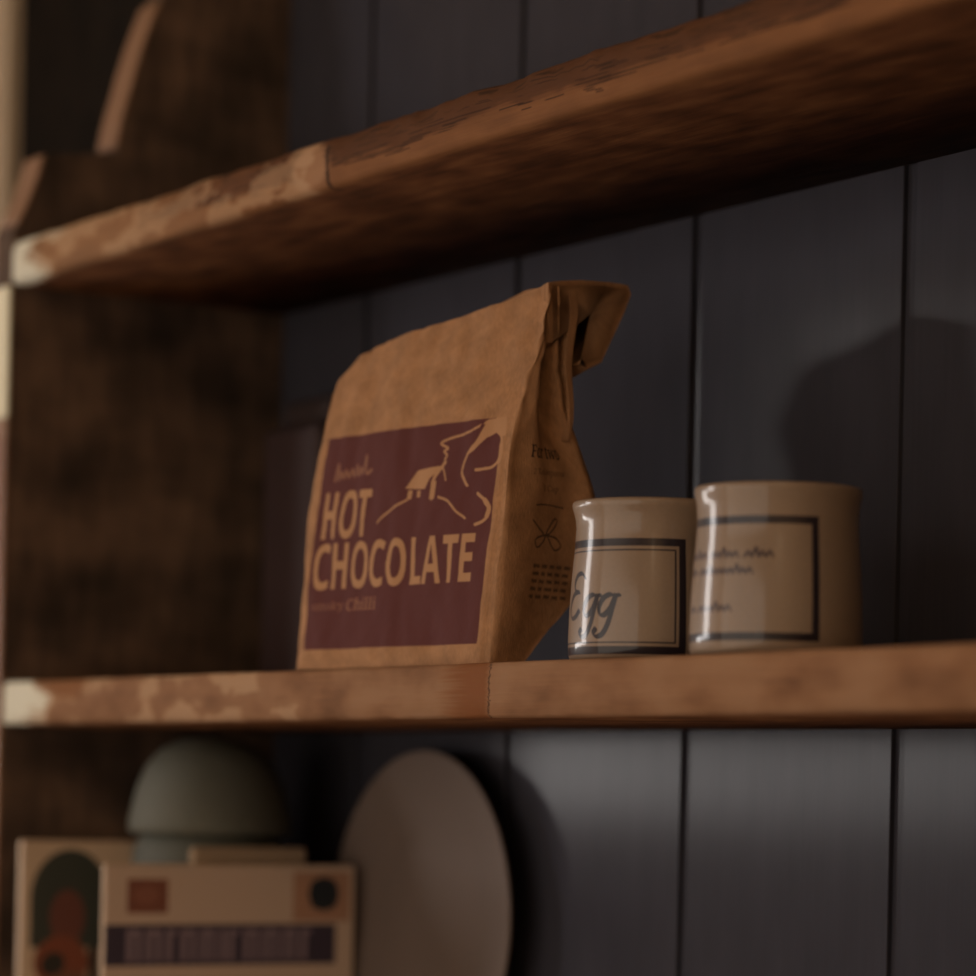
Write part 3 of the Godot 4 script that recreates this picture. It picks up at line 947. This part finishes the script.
func build_background_things() -> void:
	# dark red packet against the boards in the shadow left of the bag
	var rp := thing("dark_red_packet", "dull dark red packet in the shadow behind the left of the bag", "packet", Vector3(0.095, LOW_TOP + 0.0003, 0.0))
	part("packet_body", bevel_box(Vector3(-0.040, 0.0, 0.006), Vector3(0.034, 0.176, 0.044), 0.004).mesh(), paint(Color(0.16, 0.08, 0.08), 0.75), rp)
	part("packet_flap", bevel_box(Vector3(-0.038, 0.1762, 0.014), Vector3(0.032, 0.196, 0.030), 0.004).mesh(), paint(Color(0.145, 0.085, 0.08), 0.75), rp)

	# cartons standing on the shelf below, faces turned to the right
	var ci := Image.create(768, 768, false, Image.FORMAT_RGB8)
	ci.fill(Color(0.71, 0.62, 0.525))
	var p := Print.new()
	p.im = ci
	p.per = Vector2(768 / 0.19, 768 / 0.19)
	# picture: an arched dark green hood round a ruddy face, dark collar, red coat (x runs from the front edge)
	p.ink = Color(0.19, 0.205, 0.175)
	p.disc(Vector2(0.036, 0.151), 0.0290, 0.0330)
	p.rect(0.007, 0.118, 0.065, 0.151)
	p.ink = Color(0.38, 0.215, 0.165)
	p.disc(Vector2(0.034, 0.138), 0.0130, 0.0190)
	p.ink = Color(0.46, 0.24, 0.15)
	p.disc(Vector2(0.030, 0.108), 0.0200, 0.0180)
	p.ink = Color(0.15, 0.13, 0.10)
	p.disc(Vector2(0.024, 0.107), 0.0090, 0.0075, 0.4)
	p.ink = Color(0.43, 0.26, 0.19)
	p.disc(Vector2(0.036, 0.088), 0.0170, 0.0150)
	p.ink = Color(0.20, 0.14, 0.10)
	p.rect(0.050, 0.060, 0.058, 0.118)
	var pc := textured(ci, 0.6)
	var cream := paint(Color(0.67, 0.58, 0.49), 0.65)
	var ca := thing("carton", "cream carton with an arched portrait, against the end panel", "carton", Vector3(0.0, BASE_TOP, 0.0), 0.0, "cartons on the lower shelf")
	part("carton_body", bevel_box(Vector3(0.0225, 0.0005, 0.016), Vector3(0.0295, 0.1535, 0.2035), 0.0015).mesh(), cream, ca)
	part("printed_face", face_x(0.0297, 0.0005, 0.1535, 0.2035, 0.016, 0.035).mesh(), pc, ca)

	var di := Image.create(768, 768, false, Image.FORMAT_RGB8)
	di.fill(Color(0.71, 0.62, 0.545))
	p = Print.new()
	p.im = di
	p.per = Vector2(768 / 0.18, 768 / 0.18)
	p.ink = Color(0.21, 0.175, 0.225)
	p.rect(0.0, 0.1145, 0.166, 0.1410)
	p.ink = Color(0.48, 0.415, 0.44)
	var lx := 0.016
	for w in [0.012, 0.013, 0.009, 0.013, 0.012, 0.005, 0.010, 0.013, 0.013, 0.012, 0.010]:
		p.rect(lx, 0.1175, lx + 0.0045, 0.1380)
		p.rect(lx, 0.1345, lx + w * 0.8, 0.1380)
		if w > 0.011:
			p.rect(lx + w * 0.55, 0.1175, lx + w * 0.85, 0.1380)
		lx += w + 0.0012
	p.ink = Color(0.45, 0.27, 0.20)
	p.rect(0.016, 0.1485, 0.044, 0.1705)
	p.ink = Color(0.50, 0.32, 0.25)
	p.disc(Vector2(0.029, 0.160), 0.009, 0.006)
	p.ink = Color(0.62, 0.47, 0.37)
	p.rect(0.134, 0.1430, 0.176, 0.1755)
	p.ink = Color(0.09, 0.115, 0.135)
	p.disc(Vector2(0.1565, 0.1610), 0.0112, 0.0112)
	p.rect(0.1475, 0.152, 0.1655, 0.170)
	var cb := thing("carton", "wide cream carton with a dark lettered band, in front of the jar", "carton", Vector3(0.0, BASE_TOP, 0.0), 0.0, "cartons on the lower shelf")
	part("carton_body", bevel_box(Vector3(0.1555, 0.0005, 0.025), Vector3(0.1605, 0.1420, 0.2060), 0.0015).mesh(), cream, cb)
	part("printed_face", face_x(0.1607, 0.0005, 0.1420, 0.2060, 0.025, 0.035).mesh(), textured(di, 0.6), cb)

	var pk := thing("paper_packet", "thin beige paper packet standing behind the wide carton", "packet", Vector3(0.0, BASE_TOP, 0.0))
	part("packet_body", bevel_box(Vector3(0.1440, 0.0005, 0.055), Vector3(0.1500, 0.1530, 0.140), 0.0025).mesh(), paint(Color(0.58, 0.50, 0.41), 0.8), pk)

	# squat green-grey storage jar between the two cartons
	var jar := thing("storage_jar", "grey green glazed storage jar with a domed lid behind the cartons", "jar", Vector3(0.0860, BASE_TOP + 0.0003, 0.094))
	var green := paint(Color(0.27, 0.272, 0.235), 0.75)
	part("jar_body", lathe(PackedVector2Array([Vector2(0.0, 0.002), Vector2(0.040, 0.0), Vector2(0.046, 0.004), Vector2(0.053, 0.04), Vector2(0.0545, 0.09), Vector2(0.0535, 0.130), Vector2(0.050, 0.150), Vector2(0.045, 0.159), Vector2(0.0, 0.159)]), 56).mesh(), green, jar)
	part("lid", lathe(PackedVector2Array([Vector2(0.0, 0.1595), Vector2(0.0515, 0.1595), Vector2(0.0540, 0.162), Vector2(0.0535, 0.170), Vector2(0.049, 0.190), Vector2(0.043, 0.204), Vector2(0.034, 0.215), Vector2(0.020, 0.222), Vector2(0.0, 0.224)]), 56).mesh(), paint(Color(0.31, 0.305, 0.26), 0.75), jar)

	# tan stoneware plate leaning upright against the boarded wall, right of the cartons
	var dish := thing("plate", "tan stoneware plate leaning upright against the boards, right of the cartons", "plate", Vector3(0.238, BASE_TOP + 0.1093, 0.0128))
	dish.rotation = Vector3(PI / 2.0 - 0.03, 0.0, 0.0)
	var tan := paint(Color(0.35, 0.29, 0.255), 0.8)
	part("plate_body", lathe(PackedVector2Array([Vector2(0.0, -0.006), Vector2(0.062, -0.006), Vector2(0.064, -0.009), Vector2(0.067, -0.009), Vector2(0.069, -0.005), Vector2(0.090, 0.002), Vector2(0.106, 0.0085), Vector2(0.1085, 0.0105), Vector2(0.1080, 0.0122), Vector2(0.105, 0.0120), Vector2(0.088, 0.0065), Vector2(0.070, 0.0015), Vector2(0.060, -0.0010), Vector2(0.0, -0.0020)]), 72).mesh(), tan, dish)

# a printed sheet on the plane x, u running from z_start to z_end, v from the top down
func face_x(x: float, y0: float, y1: float, z_start: float, z_end: float, cut := 0.0) -> Shape:
	var s := bevel_box(Vector3(x - 0.0003, y0 + 0.001, minf(z_start, z_end) + 0.001), Vector3(x, y1 - 0.001, maxf(z_start, z_end) - 0.001), 0.0001)
	for i in s.u.size():
		var p := s.v[i]
		s.u[i] = Vector2((p.z - z_start) / (z_end - z_start), 1.0 - (p.y - y0 + cut) / (y1 - y0 + cut))
	return s

# a pendant lamp behind the viewer: its warm light fills the shelves from the right
func build_lamp() -> void:
	var at := Vector3(2.45, 2.12, 1.30)
	var lamp := thing("pendant_lamp", "round warm white pendant lamp hanging behind the viewer", "lamp", at)
	var glow := paint(Color(0.95, 0.85, 0.70), 0.6)
	glow.emission_enabled = true
	glow.emission = Color(1.0, 0.80, 0.55)
	glow.emission_energy_multiplier = 1.5
	var ball := PackedVector2Array()
	for k in 25:
		var t := k / 24.0 * PI
		ball.append(Vector2(0.16 * sin(t), -0.16 * cos(t)))
	part("globe", lathe(ball, 40).mesh(), glow, lamp)
	part("collar", lathe(PackedVector2Array([Vector2(0.0, 0.155), Vector2(0.035, 0.155), Vector2(0.035, 0.175), Vector2(0.012, 0.20), Vector2(0.0, 0.20)]), 24).mesh(), paint(Color(0.2, 0.17, 0.13), 0.4), lamp)
	part("cord", lathe(PackedVector2Array([Vector2(0.0, 0.199), Vector2(0.004, 0.199), Vector2(0.004, 0.329), Vector2(0.0, 0.329)]), 10).mesh(), paint(Color(0.1, 0.1, 0.1), 0.6), lamp)
	var light := OmniLight3D.new()
	light.name = "pendant_light"
	light.light_color = Color(1.0, 0.88, 0.74)
	light.light_energy = 0.16
	light.light_size = 0.15
	light.omni_range = 12.0
	light.omni_attenuation = 2.0
	light.shadow_enabled = true
	light.position = at
	add_child(light)
